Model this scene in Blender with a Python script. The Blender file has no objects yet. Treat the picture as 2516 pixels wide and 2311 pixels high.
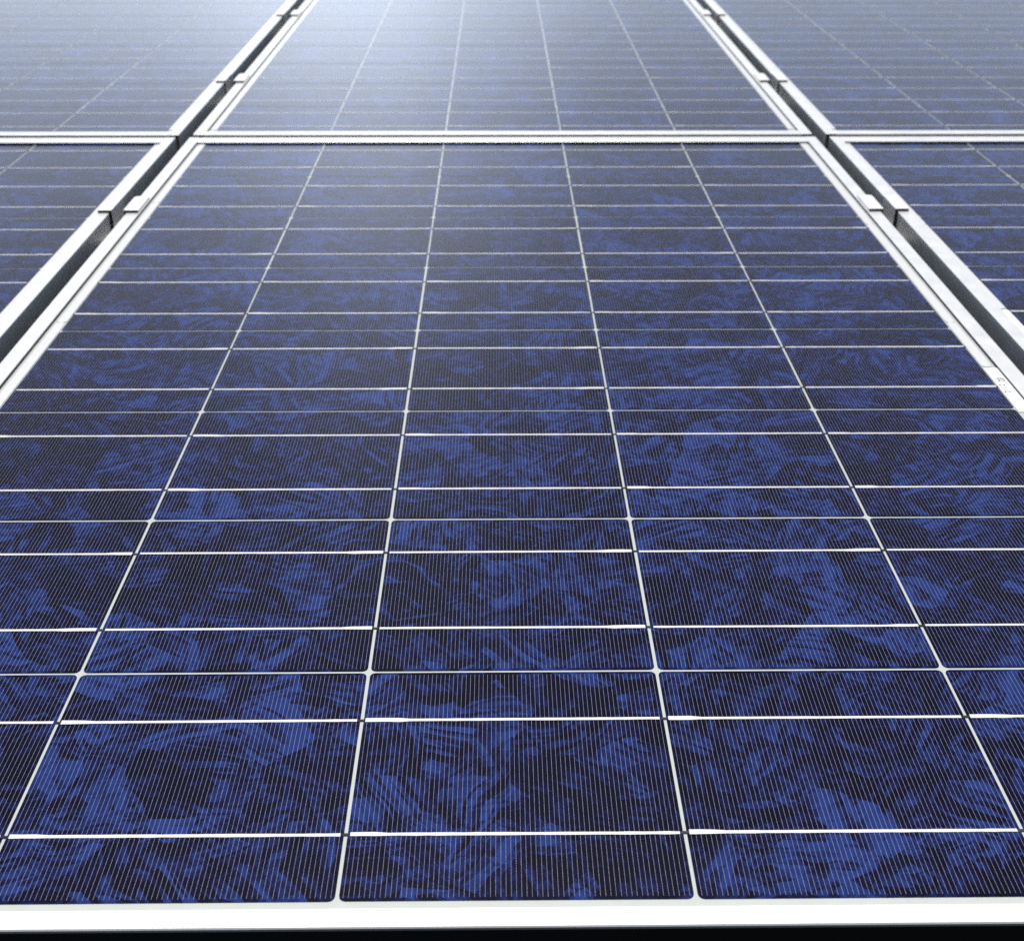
import bpy, bmesh, math, random
from mathutils import Matrix, Vector

# ------------------------------------------------------------------ frame of the array
# Everything is laid out in the plane of the pitched roof (x right, y up the slope, z off the glass),
# then turned by the pitch of the roof.
PITCH = math.radians(5)
T = Matrix.Translation((0, 0, 3.0)) @ Matrix.Rotation(PITCH, 4, 'X')
S = bpy.context.scene
COL = S.collection

# ------------------------------------------------------------------ camera
def rot(yaw, pit, rol):
    return (Matrix.Rotation(yaw, 4, 'Z') @ Matrix.Rotation(pit, 4, 'X') @ Matrix.Rotation(rol, 4, 'Z'))
cd = bpy.data.cameras.new('camera')
cam = bpy.data.objects.new('camera', cd); COL.objects.link(cam)
cam.matrix_world = T @ Matrix.Translation((-0.00678, -0.37354, 0.43069)) @ rot(-0.011549, 1.052725, 0.001482)
cd.sensor_width = 36; cd.sensor_fit = 'HORIZONTAL'
cd.lens = 3009.2 / 2516 * 36
cd.clip_start = 0.01; cd.clip_end = 500
cd.dof.use_dof = True
cd.dof.focus_distance = 0.66
cd.dof.aperture_fstop = 18
S.camera = cam

# ------------------------------------------------------------------ light: hazy bright sky, sun ahead and a little to the left
SUN_AZ, SUN_EL = math.radians(-5.0), math.radians(74.0)        # seen in the plane of the panels
GLARE_AZ, GLARE_EL, GLARE_A, GLARE_B = -6.5, 6.0, 25.0, 23.0
sd = Vector((math.sin(SUN_AZ) * math.cos(SUN_EL), math.cos(SUN_AZ) * math.cos(SUN_EL), math.sin(SUN_EL)))
sw = (T.to_3x3() @ sd).normalized()
el = math.asin(sw.z); az = math.atan2(sw.x, sw.y)
W = bpy.data.worlds.new('World'); S.world = W; W.use_nodes = True
nt = W.node_tree; nt.nodes.clear()
sky = nt.nodes.new('ShaderNodeTexSky'); sky.sky_type = 'NISHITA'; sky.sun_disc = False
sky.sun_elevation = el; sky.sun_rotation = az
sky.air_density = 1.0; sky.dust_density = 1.5; sky.ozone_density = 1.0
bg = nt.nodes.new('ShaderNodeBackground'); bg.inputs[1].default_value = 0.05
wo = nt.nodes.new('ShaderNodeOutputWorld')
# unseen bright cloud added low ahead for glare on the panels, thicker leftwards
def wn(kind, **kw):
    o = nt.nodes.new(kind)
    for k, v in kw.items(): setattr(o, k, v)
    return o
def wl(sock, v):
    if isinstance(v, bpy.types.NodeSocket): nt.links.new(v, sock)
    else: sock.default_value = v
def wm(op, a, b=0.0, c=0.0, clamp=False):
    o = wn('ShaderNodeMath', operation=op, use_clamp=clamp)
    for s_, v in zip(o.inputs, (a, b, c)): wl(s_, v)
    return o.outputs[0]
wtc = wn('ShaderNodeTexCoord'); wsp = wn('ShaderNodeSeparateXYZ'); wl(wsp.inputs[0], wtc.outputs['Generated'])
w_el = wm('MULTIPLY', wm('ARCSINE', wsp.outputs[2]), 57.296)
w_az = wm('MULTIPLY', wm('ARCTAN2', wsp.outputs[0], wsp.outputs[1]), 57.296)
wnz = wn('ShaderNodeTexNoise'); wl(wnz.inputs['Vector'], wtc.outputs['Generated'])
wnz.inputs['Scale'].default_value = 5.0; wnz.inputs['Detail'].default_value = 4.0
def bump(v, c, w):
    t = wm('DIVIDE', wm('SUBTRACT', v, c), w)
    return wm('POWER', 2.71828, wm('MULTIPLY', wm('MULTIPLY', t, t), -1.0))
core = wm('MULTIPLY', bump(w_az, GLARE_AZ, 8.0), bump(w_el, GLARE_EL, 22.0))
glare_band = wm('MULTIPLY', wm('ADD', bump(w_az, -38.0, 34.0), wm('MULTIPLY', bump(w_az, 10.0, 70.0), .62)), bump(w_el, 6.0, 14.0))
added_glare = wm('MULTIPLY', wm('MULTIPLY_ADD', wnz.outputs['Fac'], .6, .7), wm('ADD', wm('MULTIPLY', core, GLARE_A), wm('MULTIPLY', glare_band, GLARE_B)))
wcl = wn('ShaderNodeMix', data_type='RGBA', blend_type='ADD'); wcl.inputs[0].default_value = 1.0
wcs = wn('ShaderNodeVectorMath', operation='SCALE'); wcs.inputs[0].default_value = (.79, .87, 1.0); wl(wcs.inputs['Scale'], added_glare)
wl(wcl.inputs[6], sky.outputs[0]); wl(wcl.inputs[7], wcs.outputs[0])
nt.links.new(wcl.outputs[2], bg.inputs[0]); nt.links.new(bg.outputs[0], wo.inputs[0])
ld = bpy.data.lights.new('sun', 'SUN'); ld.energy = 5.0; ld.angle = math.radians(1.0); ld.color = (1, .975, .94)
sun = bpy.data.objects.new('sun', ld); COL.objects.link(sun)
sun.location = T @ Vector((0, 0, 5))
sun.rotation_euler = sw.to_track_quat('Z', 'Y').to_euler()
S.view_settings.view_transform = 'Standard'; S.view_settings.look = 'None'
S.view_settings.exposure = 0.10; S.view_settings.gamma = 1.0
S.view_settings.use_curve_mapping = False
S.cycles.max_bounces = 8
S.cycles.use_denoising = False

# ------------------------------------------------------------------ node helpers
class NT:
    def __init__(s, name):
        s.m = bpy.data.materials.new(name); s.m.use_nodes = True
        s.t = s.m.node_tree; s.t.nodes.clear()
        s.out = s.t.nodes.new('ShaderNodeOutputMaterial')
        s.b = s.t.nodes.new('ShaderNodeBsdfPrincipled')
        s.t.links.new(s.b.outputs[0], s.out.inputs[0])
    def n(s, kind, **kw):
        o = s.t.nodes.new(kind)
        for k, v in kw.items(): setattr(o, k, v)
        return o
    def put(s, sock, v):
        if isinstance(v, bpy.types.NodeSocket): s.t.links.new(v, sock)
        else: sock.default_value = v
    def math(s, op, a, b=0.0, c=None):
        o = s.n('ShaderNodeMath', operation=op)
        s.put(o.inputs[0], a); s.put(o.inputs[1], b)
        if c is not None: s.put(o.inputs[2], c)
        return o.outputs[0]
    def vmath(s, op, a, b):
        o = s.n('ShaderNodeVectorMath', operation=op)
        s.put(o.inputs[0], a); s.put(o.inputs[1], b)
        return o.outputs[0]
    def noise(s, vec, scale, detail=2.0, rough=0.5):
        o = s.n('ShaderNodeTexNoise'); s.put(o.inputs['Vector'], vec)
        o.inputs['Scale'].default_value = scale; o.inputs['Detail'].default_value = detail
        o.inputs['Roughness'].default_value = rough
        return o
    def voro(s, vec, scale):
        o = s.n('ShaderNodeTexVoronoi'); s.put(o.inputs['Vector'], vec)
        o.inputs['Scale'].default_value = scale
        return o
    def ramp(s, fac, stops, interp='LINEAR'):
        o = s.n('ShaderNodeValToRGB'); s.put(o.inputs[0], fac)
        e = o.color_ramp.elements; o.color_ramp.interpolation = interp
        while len(e) < len(stops): e.new(0.5)
        for el_, (p, c) in zip(e, stops): el_.position = p; el_.color = (*c, 1)
        return o.outputs[0]
    def mix(s, fac, a, b):
        o = s.n('ShaderNodeMix', data_type='RGBA')
        s.put(o.inputs[0], fac)
        s.put(o.inputs[6], a if isinstance(a, bpy.types.NodeSocket) else (*a, 1))
        s.put(o.inputs[7], b if isinstance(b, bpy.types.NodeSocket) else (*b, 1))
        return o.outputs[2]
    def set(s, **kw):
        for k, v in kw.items():
            sock = s.b.inputs[k.replace('_', ' ')]
            if isinstance(v, tuple) and len(v) == 3: v = (*v, 1)
            s.put(sock, v)

GLASS_IOR, GLASS_ROUGH = 1.42, 0.17
def under_glass(k):
    k.set(Coat_Weight=1.0, Coat_Roughness=GLASS_ROUGH, Coat_IOR=GLASS_IOR)
    k.b.inputs['Specular IOR Level'].default_value = 0.0

# ---- polycrystalline silicon with printed contact fingers
def mat_silicon():
    k = NT('polycrystalline_silicon')
    tc = k.n('ShaderNodeTexCoord'); oi = k.n('ShaderNodeObjectInfo')
    mm = k.n('ShaderNodeVectorMath', operation='SCALE')
    k.t.links.new(tc.outputs['Object'], mm.inputs[0]); mm.inputs['Scale'].default_value = 1000
    mm = mm.outputs[0]
    sep = k.n('ShaderNodeSeparateXYZ'); k.put(sep.inputs[0], mm)
    x, y = sep.outputs[0], sep.outputs[1]
    off = k.n('ShaderNodeCombineXYZ')
    k.put(off.inputs[0], k.math('MULTIPLY', oi.outputs['Random'], 7130.0))
    k.put(off.inputs[1], k.math('MULTIPLY', oi.outputs['Random'], 3517.0))
    flat = k.n('ShaderNodeCombineXYZ'); k.put(flat.inputs[0], x); k.put(flat.inputs[1], y)
    v = k.vmath('ADD', flat.outputs[0], off.outputs[0])
    def warp(vec, scale, amp, det):
        nz = k.noise(vec, scale, det)
        d = k.vmath('SUBTRACT', nz.outputs['Color'], (.5, .5, .5))
        sc = k.n('ShaderNodeVectorMath', operation='SCALE'); k.put(sc.inputs[0], d); sc.inputs['Scale'].default_value = amp
        w = k.vmath('MULTIPLY', sc.outputs[0], (1, 1, 0))
        return k.vmath('ADD', vec, w)
    d1 = warp(v, 0.03, 14, 0.0)
    d2 = warp(d1, 0.55, 1.7, 3.0)
    big = k.voro(d2, 1 / 33.0)
    sb = k.n('ShaderNodeSeparateColor'); k.put(sb.inputs[0], big.outputs['Color'])
    # twin lamellae: straight shards, each grain with a direction of its own
    def shards(add, long, wide):
        ang = k.math('MULTIPLY_ADD', sb.outputs[0], 3.1416, add)
        vr = k.n('ShaderNodeVectorRotate', rotation_type='Z_AXIS')
        k.put(vr.inputs['Vector'], d2); k.put(vr.inputs['Angle'], ang)
        o = k.voro(k.vmath('MULTIPLY', vr.outputs[0], (1 / long, 1 / wide, 1.0)), 1.0)
        q = k.n('ShaderNodeSeparateColor'); k.put(q.inputs[0], o.outputs['Color'])
        return k.math('SUBTRACT', q.outputs[1], 0.5)
    lam_a = shards(0.0, 30.0, 2.8); lam_b = shards(1.1, 14.0, 2.4)
    small = k.voro(d2, 1 / 10.0)
    ss = k.n('ShaderNodeSeparateColor'); k.put(ss.inputs[0], small.outputs['Color'])
    tone = k.math('MULTIPLY_ADD', sb.outputs[1], 0.48, 0.25)
    tone = k.math('ADD', tone, k.math('MULTIPLY', lam_a, k.math('MULTIPLY_ADD', sb.outputs[2], 0.75, 0.10)))
    tone = k.math('ADD', tone, k.math('MULTIPLY', lam_b, k.math('MULTIPLY_ADD', sb.outputs[2], -0.35, 0.55)))
    tone = k.math('ADD', tone, k.math('MULTIPLY', k.math('SUBTRACT', ss.outputs[1], 0.5), 0.40))
    tone = k.math('ADD', tone, k.math('MULTIPLY', k.math('SUBTRACT', oi.outputs['Random'], 0.5), 0.18))
    col = k.ramp(tone, [(0.0, (.0007, .0005, .0055)), (.31, (.0010, .0008, .0100)), (.34, (.0019, .0019, .0195)), (.47, (.0023, .0030, .0250)),
                        (.50, (.0034, .0060, .0370)), (.60, (.0041, .0080, .0460)), (.63, (.0058, .0122, .0660)), (.72, (.0066, .0146, .0760)), (.78, (.0084, .0195, .0980)), (1.0, (.0115, .0275, .1280))])
    # fingers
    p, w = 2.32, 0.12
    fr = k.math('ABSOLUTE', k.math('SUBTRACT', k.math('PINGPONG', k.math('ADD', x, 200 * p), p / 2), 0.0))
    fm = k.math('LESS_THAN', fr, w / 2)
    inx = k.math('LESS_THAN', k.math('ABSOLUTE', x), 77.0)
    iny = k.math('LESS_THAN', k.math('ABSOLUTE', y), 76.6)
    fm = k.math('MULTIPLY', fm, k.math('MULTIPLY', inx, iny))
    br = k.noise(flat.outputs[0], 0.35, 2.0)
    fcol = k.mix(br.outputs['Fac'], (.15, .14, .21), (.42, .40, .50))
    col = k.mix(fm, col, fcol)
    k.set(Base_Color=col, Roughness=0.55)
    under_glass(k)
    return k.m

def mat_backsheet():
    k = NT('white_backsheet')
    tc = k.n('ShaderNodeTexCoord')
    nz = k.noise(tc.outputs['Object'], 90, 3)
    k.set(Base_Color=k.mix(nz.outputs['Fac'], (.40, .425, .405), (.46, .48, .455)), Roughness=0.7)
    under_glass(k); return k.m

def mat_ribbon():
    k = NT('tinned_ribbon')
    tc = k.n('ShaderNodeTexCoord')
    nz = k.noise(tc.outputs['Object'], 260, 3)
    k.set(Base_Color=k.mix(nz.outputs['Fac'], (.52, .52, .53), (.68, .68, .67)), Metallic=0.15, Roughness=0.5)
    under_glass(k); return k.m

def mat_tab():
    k = NT('shaded_ribbon_end')
    k.set(Base_Color=(.03, .03, .04), Metallic=0.6, Roughness=0.45)  # dark tone paints the shade where the ribbon dips
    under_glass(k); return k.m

def mat_alu(name, lo, hi, rough, metal):
    k = NT(name)
    tc = k.n('ShaderNodeTexCoord')
    mp = k.vmath('MULTIPLY', tc.outputs['Object'], (1.0, 1.0, 1.0))
    nz = k.noise(mp, 40, 4, .6); n2 = k.noise(mp, 700, 2)
    f = k.math('MULTIPLY_ADD', n2.outputs['Fac'], .4, k.math('MULTIPLY', nz.outputs['Fac'], .6))
    k.set(Base_Color=k.mix(f, lo, hi), Metallic=metal, Roughness=k.math('MULTIPLY_ADD', nz.outputs['Fac'], .15, rough))
    return k.m

def mat_roof():
    k = NT('dark_roofing_felt')
    tc = k.n('ShaderNodeTexCoord')
    nz = k.noise(tc.outputs['Object'], 9, 5, .6); n2 = k.noise(tc.outputs['Object'], 420, 2)
    f = k.math('MULTIPLY', nz.outputs['Fac'], n2.outputs['Fac'])
    k.set(Base_Color=k.mix(f, (.008, .008, .012), (.03, .03, .04)), Roughness=0.9)
    k.b.inputs['Specular IOR Level'].default_value = .2
    bp = k.n('ShaderNodeBump'); bp.inputs['Strength'].default_value = .5; bp.inputs['Distance'].default_value = .002
    k.put(bp.inputs['Height'], n2.outputs['Fac']); k.put(k.b.inputs['Normal'], bp.outputs[0])
    return k.m

def mat_plain(name, col, rough=.5, metal=0.0, glass=False):
    k = NT(name); k.set(Base_Color=col, Roughness=rough, Metallic=metal)
    if glass: under_glass(k)
    return k.m

M = dict(si=mat_silicon(), back=mat_backsheet(), rib=mat_ribbon(), tab=mat_tab(),
         frame=mat_alu('anodised_aluminium', (.74, .74, .73), (.86, .86, .845), .32, .6),
         clamp=mat_alu('clamp_aluminium', (.76, .76, .75), (.88, .88, .87), .36, .6),
         rail=mat_alu('rail_aluminium', (.60, .61, .62), (.72, .72, .73), .38, .8),
         steel=mat_plain('bolt_steel', (.45, .45, .46), .35, 1.0),
         roof=mat_roof(), rubber_shade=mat_plain('black_rubber_and_shade', (.012, .010, .009), .7), edge=mat_plain('edge_shade', (.07, .055, .04), .6, .3),  # black also colours in recess shade; edge tone is painted shade
         paper=mat_plain('sticker_paper', (.80, .81, .80), .6, 0, True),
         ink=mat_plain('sticker_ink', (.05, .05, .09), .6, 0, True))

# ------------------------------------------------------------------ mesh helpers
def link(name, bm_or_me, mats, parent=None, loc=(0, 0, 0), rz=0.0):
    if isinstance(bm_or_me, bmesh.types.BMesh):
        me = bpy.data.meshes.new(name); bm_or_me.normal_update(); bm_or_me.to_mesh(me); bm_or_me.free()
        for m in (mats if isinstance(mats, (list, tuple)) else [mats]): me.materials.append(m)
    else:
        me = bm_or_me
    o = bpy.data.objects.new(name, me); COL.objects.link(o)
    if parent is not None:
        o.parent = parent; o.location = loc; o.rotation_euler = (0, 0, rz)
    else:
        o.matrix_world = T @ Matrix.Translation(loc) @ Matrix.Rotation(rz, 4, 'Z')
    return o

def thing(name, label, cat, loc, group=None):
    o = bpy.data.objects.new(name, None); COL.objects.link(o)
    o.empty_display_size = .05
    o.matrix_world = T @ Matrix.Translation(loc)
    o['label'] = label; o['category'] = cat
    if group: o['group'] = group
    return o

def box(bm, x0, x1, y0, y1, z0, z1, bev=0.0, mi=0, seg=1):
    g = bmesh.ops.create_cube(bm, size=1.0)
    vs = g['verts']
    for v in vs:
        v.co = Vector((x0 if v.co.x < 0 else x1, y0 if v.co.y < 0 else y1, z0 if v.co.z < 0 else z1))
    fs = set(f for v in vs for f in v.link_faces)
    for f in fs: f.material_index = mi
    if bev:
        es = list(set(e for v in vs for e in v.link_edges))
        bmesh.ops.bevel(bm, geom=es, offset=bev, segments=seg, affect='EDGES', profile=.5)

def prism(bm, pts, z0, z1, mi=0):
    a = [bm.verts.new((p[0], p[1], z0)) for p in pts]; b = [bm.verts.new((p[0], p[1], z1)) for p in pts]
    n = len(pts)
    fs = [bm.faces.new(b), bm.faces.new(a[::-1])]
    for i in range(n): fs.append(bm.faces.new((a[i], a[(i + 1) % n], b[(i + 1) % n], b[i])))
    for f in fs: f.material_index = mi

# ------------------------------------------------------------------ setting: the dark roof under the array
bm = bmesh.new()
nx, ny = 24, 28
vv = [[bm.verts.new((-6 + 12 * i / nx, -4 + 12 * j / ny, 0)) for i in range(nx + 1)] for j in range(ny + 1)]
for j in range(ny):
    for i in range(nx): bm.faces.new((vv[j][i], vv[j][i + 1], vv[j + 1][i + 1], vv[j + 1][i]))
roof = link('roof', bm, M['roof'], None, (0, 0, -0.0835)); roof['kind'] = 'structure'

# ------------------------------------------------------------------ shared meshes
P = 0.1585                       # cell pitch
HC = 0.0784                       # half a cell
LIP = 0.0025                     # frame lip above the glass
DEPTH = 0.040

def cell_mesh(hy=HC):
    bm = bmesh.new(); r = 0.0030; pts = []
    for cx, cy, a0 in ((1, 1, 0), (-1, 1, 90), (-1, -1, 180), (1, -1, 270)):
        for a in (0, 30, 60, 90):
            t = math.radians(a0 + a)
            pts.append((cx * (HC - r) + r * math.cos(t), cy * (hy - r) + r * math.sin(t)))
    prism(bm, pts, -0.0002, 0.0)
    me = bpy.data.meshes.new('solar_cell'); bm.normal_update(); bm.to_mesh(me); bm.free(); me.materials.append(M['si'])
    return me

def bus_mesh(seed):
    rnd = random.Random(seed); bm = bmesh.new()
    z = 0.00022; n = 26; w = 0.00092
    xs = [-0.0772 + (0.0768 + 0.0772) * i / n for i in range(n + 1)]
    top = []; bot = []
    tl = rnd.uniform(.011, .021); tk = rnd.uniform(1.25, 1.65)
    for i, xx in enumerate(xs):
        ww = w * (1 + rnd.uniform(-.10, .10))
        if xx < -0.0772 + tl: ww *= tk
        top.append((xx, ww + rnd.uniform(-1, 1) * .00005)); bot.append((xx, -ww + rnd.uniform(-1, 1) * .00005))
    for i in range(n):
        zz0 = z + (.00018 if xs[i] < -0.061 else 0); zz1 = z + (.00018 if xs[i + 1] < -0.061 else 0)
        q = [bm.verts.new((bot[i][0], bot[i][1], zz0)), bm.verts.new((bot[i + 1][0], bot[i + 1][1], zz1)),
             bm.verts.new((top[i + 1][0], top[i + 1][1], zz1)), bm.verts.new((top[i][0], top[i][1], zz0))]
        bm.faces.new(q)
    # dark tab standing for the shaded ribbon dip across the gap under the next cell
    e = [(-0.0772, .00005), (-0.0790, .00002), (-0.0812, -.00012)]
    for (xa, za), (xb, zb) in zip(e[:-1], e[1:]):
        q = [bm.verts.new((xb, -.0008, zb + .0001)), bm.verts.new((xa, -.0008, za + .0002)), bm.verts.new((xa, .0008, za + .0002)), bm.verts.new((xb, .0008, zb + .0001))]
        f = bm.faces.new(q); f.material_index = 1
    bmesh.ops.remove_doubles(bm, verts=bm.verts, dist=1e-7)
    me = bpy.data.meshes.new('busbar'); bm.normal_update(); bm.to_mesh(me); bm.free()
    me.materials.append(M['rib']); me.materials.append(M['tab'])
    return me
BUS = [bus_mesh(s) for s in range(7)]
RN = random.Random(5)

def solar_panel(label, x0, x1, yb, yt, cx0, cy0, pitch_y, wb, wt, ws, ribbons=(), labels=()):
    """x0..x1, yb..yt: outer size; cx0, cy0: near left corner of the first cell gap line; wb, wt, ws: frame widths"""
    rows, cols = 8, 5
    root = thing('solar_panel', label, 'solar panel', ((x0 + x1) / 2, yb, 0), 'framed solar panels of the array')
    ox, oy = (x0 + x1) / 2, yb
    def L(p): return (p[0] - ox, p[1] - oy, p[2] if len(p) > 2 else 0)
    # frame: long sides run through, near and far bars butt between them
    for (a, b) in ((x0, x0 + ws), (x1 - ws, x1)):
        bm = bmesh.new(); box(bm, -(b - a) / 2, (b - a) / 2, 0, yt - yb, -DEPTH, LIP, .0006, 0, 2)
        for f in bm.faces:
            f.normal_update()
            if f.normal.y < -.9: f.material_index = 1  # end cap's shade put into its colour
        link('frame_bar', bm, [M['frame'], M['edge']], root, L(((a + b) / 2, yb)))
    bm = bmesh.new(); hw = (x1 - x0) / 2 - ws - .0002
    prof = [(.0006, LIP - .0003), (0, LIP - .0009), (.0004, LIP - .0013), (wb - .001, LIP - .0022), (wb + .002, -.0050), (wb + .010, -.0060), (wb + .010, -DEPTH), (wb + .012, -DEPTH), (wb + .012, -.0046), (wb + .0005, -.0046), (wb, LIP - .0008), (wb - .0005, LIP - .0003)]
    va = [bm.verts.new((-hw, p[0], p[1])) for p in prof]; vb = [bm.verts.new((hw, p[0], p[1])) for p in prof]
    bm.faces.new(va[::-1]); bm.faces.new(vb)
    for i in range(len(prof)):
        k2 = (i + 1) % len(prof); f = bm.faces.new((va[i], va[k2], vb[k2], vb[i])); f.material_index = 1 if 1 <= i <= 6 else 0  # black on the recess faces stands for shade under the lip
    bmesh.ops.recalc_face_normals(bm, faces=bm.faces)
    link('frame_bar', bm, [M['frame'], M['rubber_shade']], root, L(((x0 + x1) / 2, yb)))
    for (a, b) in ((yt - wt, yt),):
        bm = bmesh.new(); box(bm, -(x1 - x0) / 2 + ws + .0002, (x1 - x0) / 2 - ws - .0002, 0, b - a, -DEPTH + .0003, LIP - .0003, .0006, 0, 2)
        link('frame_bar', bm, M['frame'], root, L(((x0 + x1) / 2, a)))
    # black rubber seal between lip and glass; taller far strip paints in lip shade
    bm = bmesh.new(); gx0, gx1, gy0, gy1, gw = -(x1 - x0) / 2 + ws, (x1 - x0) / 2 - ws, wb, yt - yb - wt, .0006
    for q in ((gx0 - .0001, gx0 + gw, gy0 + gw, gy1 - gw), (gx1 - gw, gx1 + .0001, gy0 + gw, gy1 - gw)): box(bm, *q, -.0003, .0015)
    box(bm, gx0, gx1, gy1 - gw, gy1 + .0001, -.0003, .0022)
    link('seal_and_lip_shade', bm, M['rubber_shade'], root, L(((x0 + x1) / 2, yb)))
    # laminate
    bm = bmesh.new(); box(bm, -(x1 - x0) / 2 + .004, (x1 - x0) / 2 - .004, .004, yt - yb - .004, -.0045, -.0003)
    link('backsheet', bm, M['back'], root, L(((x0 + x1) / 2, yb)))
    cm = CELL if pitch_y == P else CELL_FAR
    for j in range(rows):
        for i in range(cols):
            rz = math.pi if j % 2 else 0.0
            c = link('solar_cell', cm, None, root, L((cx0 + (i + .5) * P + RN.uniform(-1, 1) * .00015, cy0 + (j + .5) * pitch_y + RN.uniform(-1, 1) * .00015)), rz + RN.uniform(-1, 1) * .0006)
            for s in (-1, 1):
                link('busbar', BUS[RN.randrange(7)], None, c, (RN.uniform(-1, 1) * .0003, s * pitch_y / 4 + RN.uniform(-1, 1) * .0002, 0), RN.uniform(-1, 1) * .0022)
    for (xa, xb, ya, yb_) in ribbons:
        bm = bmesh.new(); pts = []
        w = (xb - xa) / 2; l = (yb_ - ya) / 2
        for sy in (1, -1):
            for a in range(0, 181, 30):
                t = math.radians(a if sy > 0 else a + 180); pts.append((w * math.cos(t), sy * (l - w) + w * math.sin(t)))
        prism(bm, pts, -.0002, .0003)
        link('bus_ribbon', bm, M['rib'], root, L(((xa + xb) / 2, (ya + yb_) / 2)))
    for (xa, xb, ya, yb_, texts) in labels:
        bm = bmesh.new(); box(bm, -(xb - xa) / 2, (xb - xa) / 2, -(yb_ - ya) / 2, (yb_ - ya) / 2, -.0001, .0004)
        lb = link('sticker', bm, M['paper'], root, L(((xa + xb) / 2, (ya + yb_) / 2)))
        for (tx, dx, dy, size) in texts:
            cu = bpy.data.curves.new('text', 'FONT'); cu.body = tx; cu.size = size; cu.offset = size * .02; cu.align_x = 'LEFT'; cu.align_y = 'CENTER'
            to = bpy.data.objects.new('text', cu); COL.objects.link(to)
            me = bpy.data.meshes.new_from_object(to.evaluated_get(bpy.context.evaluated_depsgraph_get()))
            bpy.data.objects.remove(to)
            me.materials.clear(); me.materials.append(M['ink'])
            link('printed_text', me, None, lb, (dx, dy, .00045), -math.pi / 2)
    return root

CELL = cell_mesh(0.0784)
P2 = 0.1550
CELL_FAR = cell_mesh((P2 - 0.0017) / 2)

XI, XN = 0.4225, 0.4417          # outer edges: foreground panel / its neighbours
YF0, YF1 = -0.0152, 1.2868
YR0, YR1 = 1.3010, 2.590
bb = lambda j, s: P * j + P / 4 * (1 if s == 0 else 3)
R0, R1 = .3963, .4045
ribs = [(R0, R1, .5525, .648), (R0, R1, .6475, bb(5, 1) + .012), (R0, R1, bb(5, 1) + .0115, 1.262), (R0, R1, .02, .436),
        (-R1, -R0, .02, .330), (-R1, -R0, .3295, bb(4, 0) - .02), (-R1, -R0, bb(4, 0) - .0205, bb(6, 0) + .015), (-R1, -R0, bb(6, 0) + .0145, 1.262)]
solar_panel('foreground solar panel of dark blue polycrystalline cells whose near frame edge runs along the bottom', -XI, XI, YF0, YF1, -2.5 * P, 0, P, .0105, .0254, .0145, ribs,
            [(.3962, .4078, .470, .5500, [('02', .0005, .0215, .0078), ('2 112', -.0022, .0090, .0070)])])
cN = XN + .0218 - .00125
ribsR = [(cN - .0072, cN + .0003, .680, bb(5, 1) + .012), (cN - .0072, cN + .0003, bb(5, 1) + .0115, 1.262)]
WN = 0.0135
WIDE = XN + .0218 * 2 + 5 * P - .0025
solar_panel('solar panel across the right-hand gap from the foreground panel, lower right row', XN, WIDE, YF0, YF1, cN, 0, P, .0105, .0254, WN, ribsR,
            [(cN - .0072, cN + .0006, .560, .676, [])])
solar_panel('solar panel across the left-hand gap from the foreground panel, only its inner edge showing', -WIDE, -XN, YF0, YF1, -cN - 5 * P, 0, P, .0105, .0254, WN,
            [(-cN - .0003, -cN + .0072, .5, .92), (-cN - .0003, -cN + .0072, .9195, 1.262)])
CY2 = 1.3155
solar_panel('solar panel directly behind the foreground one, its cells washed out by pale sun glare', -XI + .001, XI - .001, YR0, YR1, -2.5 * P, CY2, P2, .0190, .024, .0145,
            [(s * .40035 - .004, s * .40035 + .004, CY2 + .02, CY2 + 1.2) for s in (-1, 1)])
solar_panel('pale bluish grey solar panel in the far left corner, behind the left-hand gap', -WIDE, -XN + .001, YR0 - .001, YR1, -cN - 5 * P + .001, CY2, P2, .0190, .024, WN,
            [(-cN - .0003, -cN + .0072, CY2 + .02, CY2 + 1.2)])
solar_panel('dull grey solar panel in the far right corner, behind the right-hand gap', XN - .001, WIDE, YR0, YR1, cN - .001, CY2, P2, .0190, .024, WN,
            [(cN - .0072, cN + .0003, CY2 + .02, CY2 + 1.2)])

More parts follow.
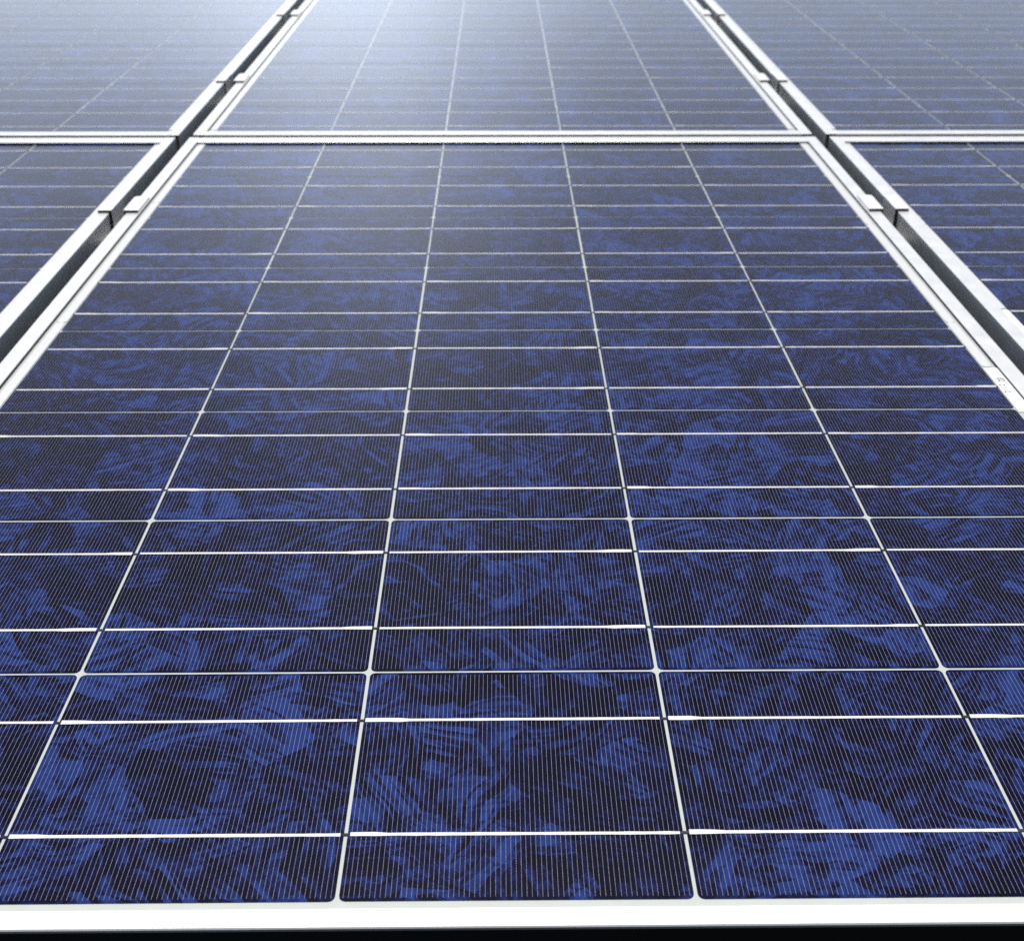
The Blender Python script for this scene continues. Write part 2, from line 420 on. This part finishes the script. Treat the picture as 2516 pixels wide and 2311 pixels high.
# ------------------------------------------------------------------ rails under the panels
CLY = (0.961, 1.620, 2.230)
def rail(y, label):
    bm = bmesh.new()
    for (a, b, c, d) in ((-.02, .02, -.0835, -.0800), (-.02, -.0165, -.0800, -.0402), (.0165, .02, -.0800, -.0402), (-.0165, -.006, -.0440, -.0403), (.006, .0165, -.0440, -.0403)):
        box(bm, -1.32, 1.32, a, b, c, d)
    o = link('mounting_rail', bm, M['rail'], None, (0, y, 0))
    o['label'] = label; o['category'] = 'rail'; o['group'] = 'mounting rails under the panels'
rail(CLY[0] + .026, 'aluminium mounting rail crossing below the gaps at the nearest clamps')
rail(CLY[1] + .026, 'aluminium mounting rail crossing below the gaps at the second pair of clamps')
rail(CLY[2] + .026, 'aluminium mounting rail crossing below the gaps at the farthest clamps')

# ------------------------------------------------------------------ clamps over the gaps
def clamp(side, y, label):
    t = thing('panel_clamp', label, 'clamp', (0, 0, 0), 'clamps bridging the panel gaps')
    xa, xb = XI + .0004, XN - .0006                # channel between the frames
    xm = (xa + xb) / 2 * side
    t.matrix_world = T @ Matrix.Translation((xm, y, LIP))
    h = (xb - xa) / 2; th = .0024; ln = .052
    z0, z1 = .0002, .0032
    for s in (-1, 1):
        inner = (s * side < 0)                     # wing on the foreground column
        ww = .0140 if inner else .0128
        bm = bmesh.new()
        a, b = s * (h - th), s * (h + ww)
        c = .004
        pts = [(a, 0), (b, 0), (b, ln), (a + s * c, ln), (a + s * c * .3, ln - .0012), (a, ln - c)]
        if s < 0: pts = pts[::-1]
        prism(bm, pts, z0, z1)
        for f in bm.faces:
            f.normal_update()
            if f.normal.y < -.7: f.material_index = 1  # front face of the wing painted dark for its shade
        link('wing', bm, [M['clamp'], M['edge']], t)
        bm = bmesh.new()
        l0, l1 = sorted((s * (h - th), s * (h - .0001)))
        box(bm, l0, l1, 0.0004, ln - c, -.034, z0 + .0001)
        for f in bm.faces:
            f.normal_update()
            if f.normal.y < -.7: f.material_index = 1  # shade on the leg's front face, also by colour
        link('leg', bm, [M['clamp'], M['edge']], t)
    bm = bmesh.new(); box(bm, -h + .0002, h - .0002, .001, ln - .005, -.0385, -.0341); link('base', bm, M['clamp'], t)
    bm = bmesh.new()
    prism(bm, [(.0055 * math.cos(i * math.pi / 3), .0055 * math.sin(i * math.pi / 3)) for i in range(6)], -.0341, -.0290)
    link('bolt_head', bm, M['steel'], t, (0, ln / 2, 0))
for k, nm in enumerate(('nearest', 'second nearest', 'farthest')):
    clamp(-1, CLY[k], 'silver clamp bridging the left-hand gap, %s of the three there' % nm)
    clamp(1, CLY[k], 'silver clamp bridging the right-hand gap, %s of the three there' % nm)
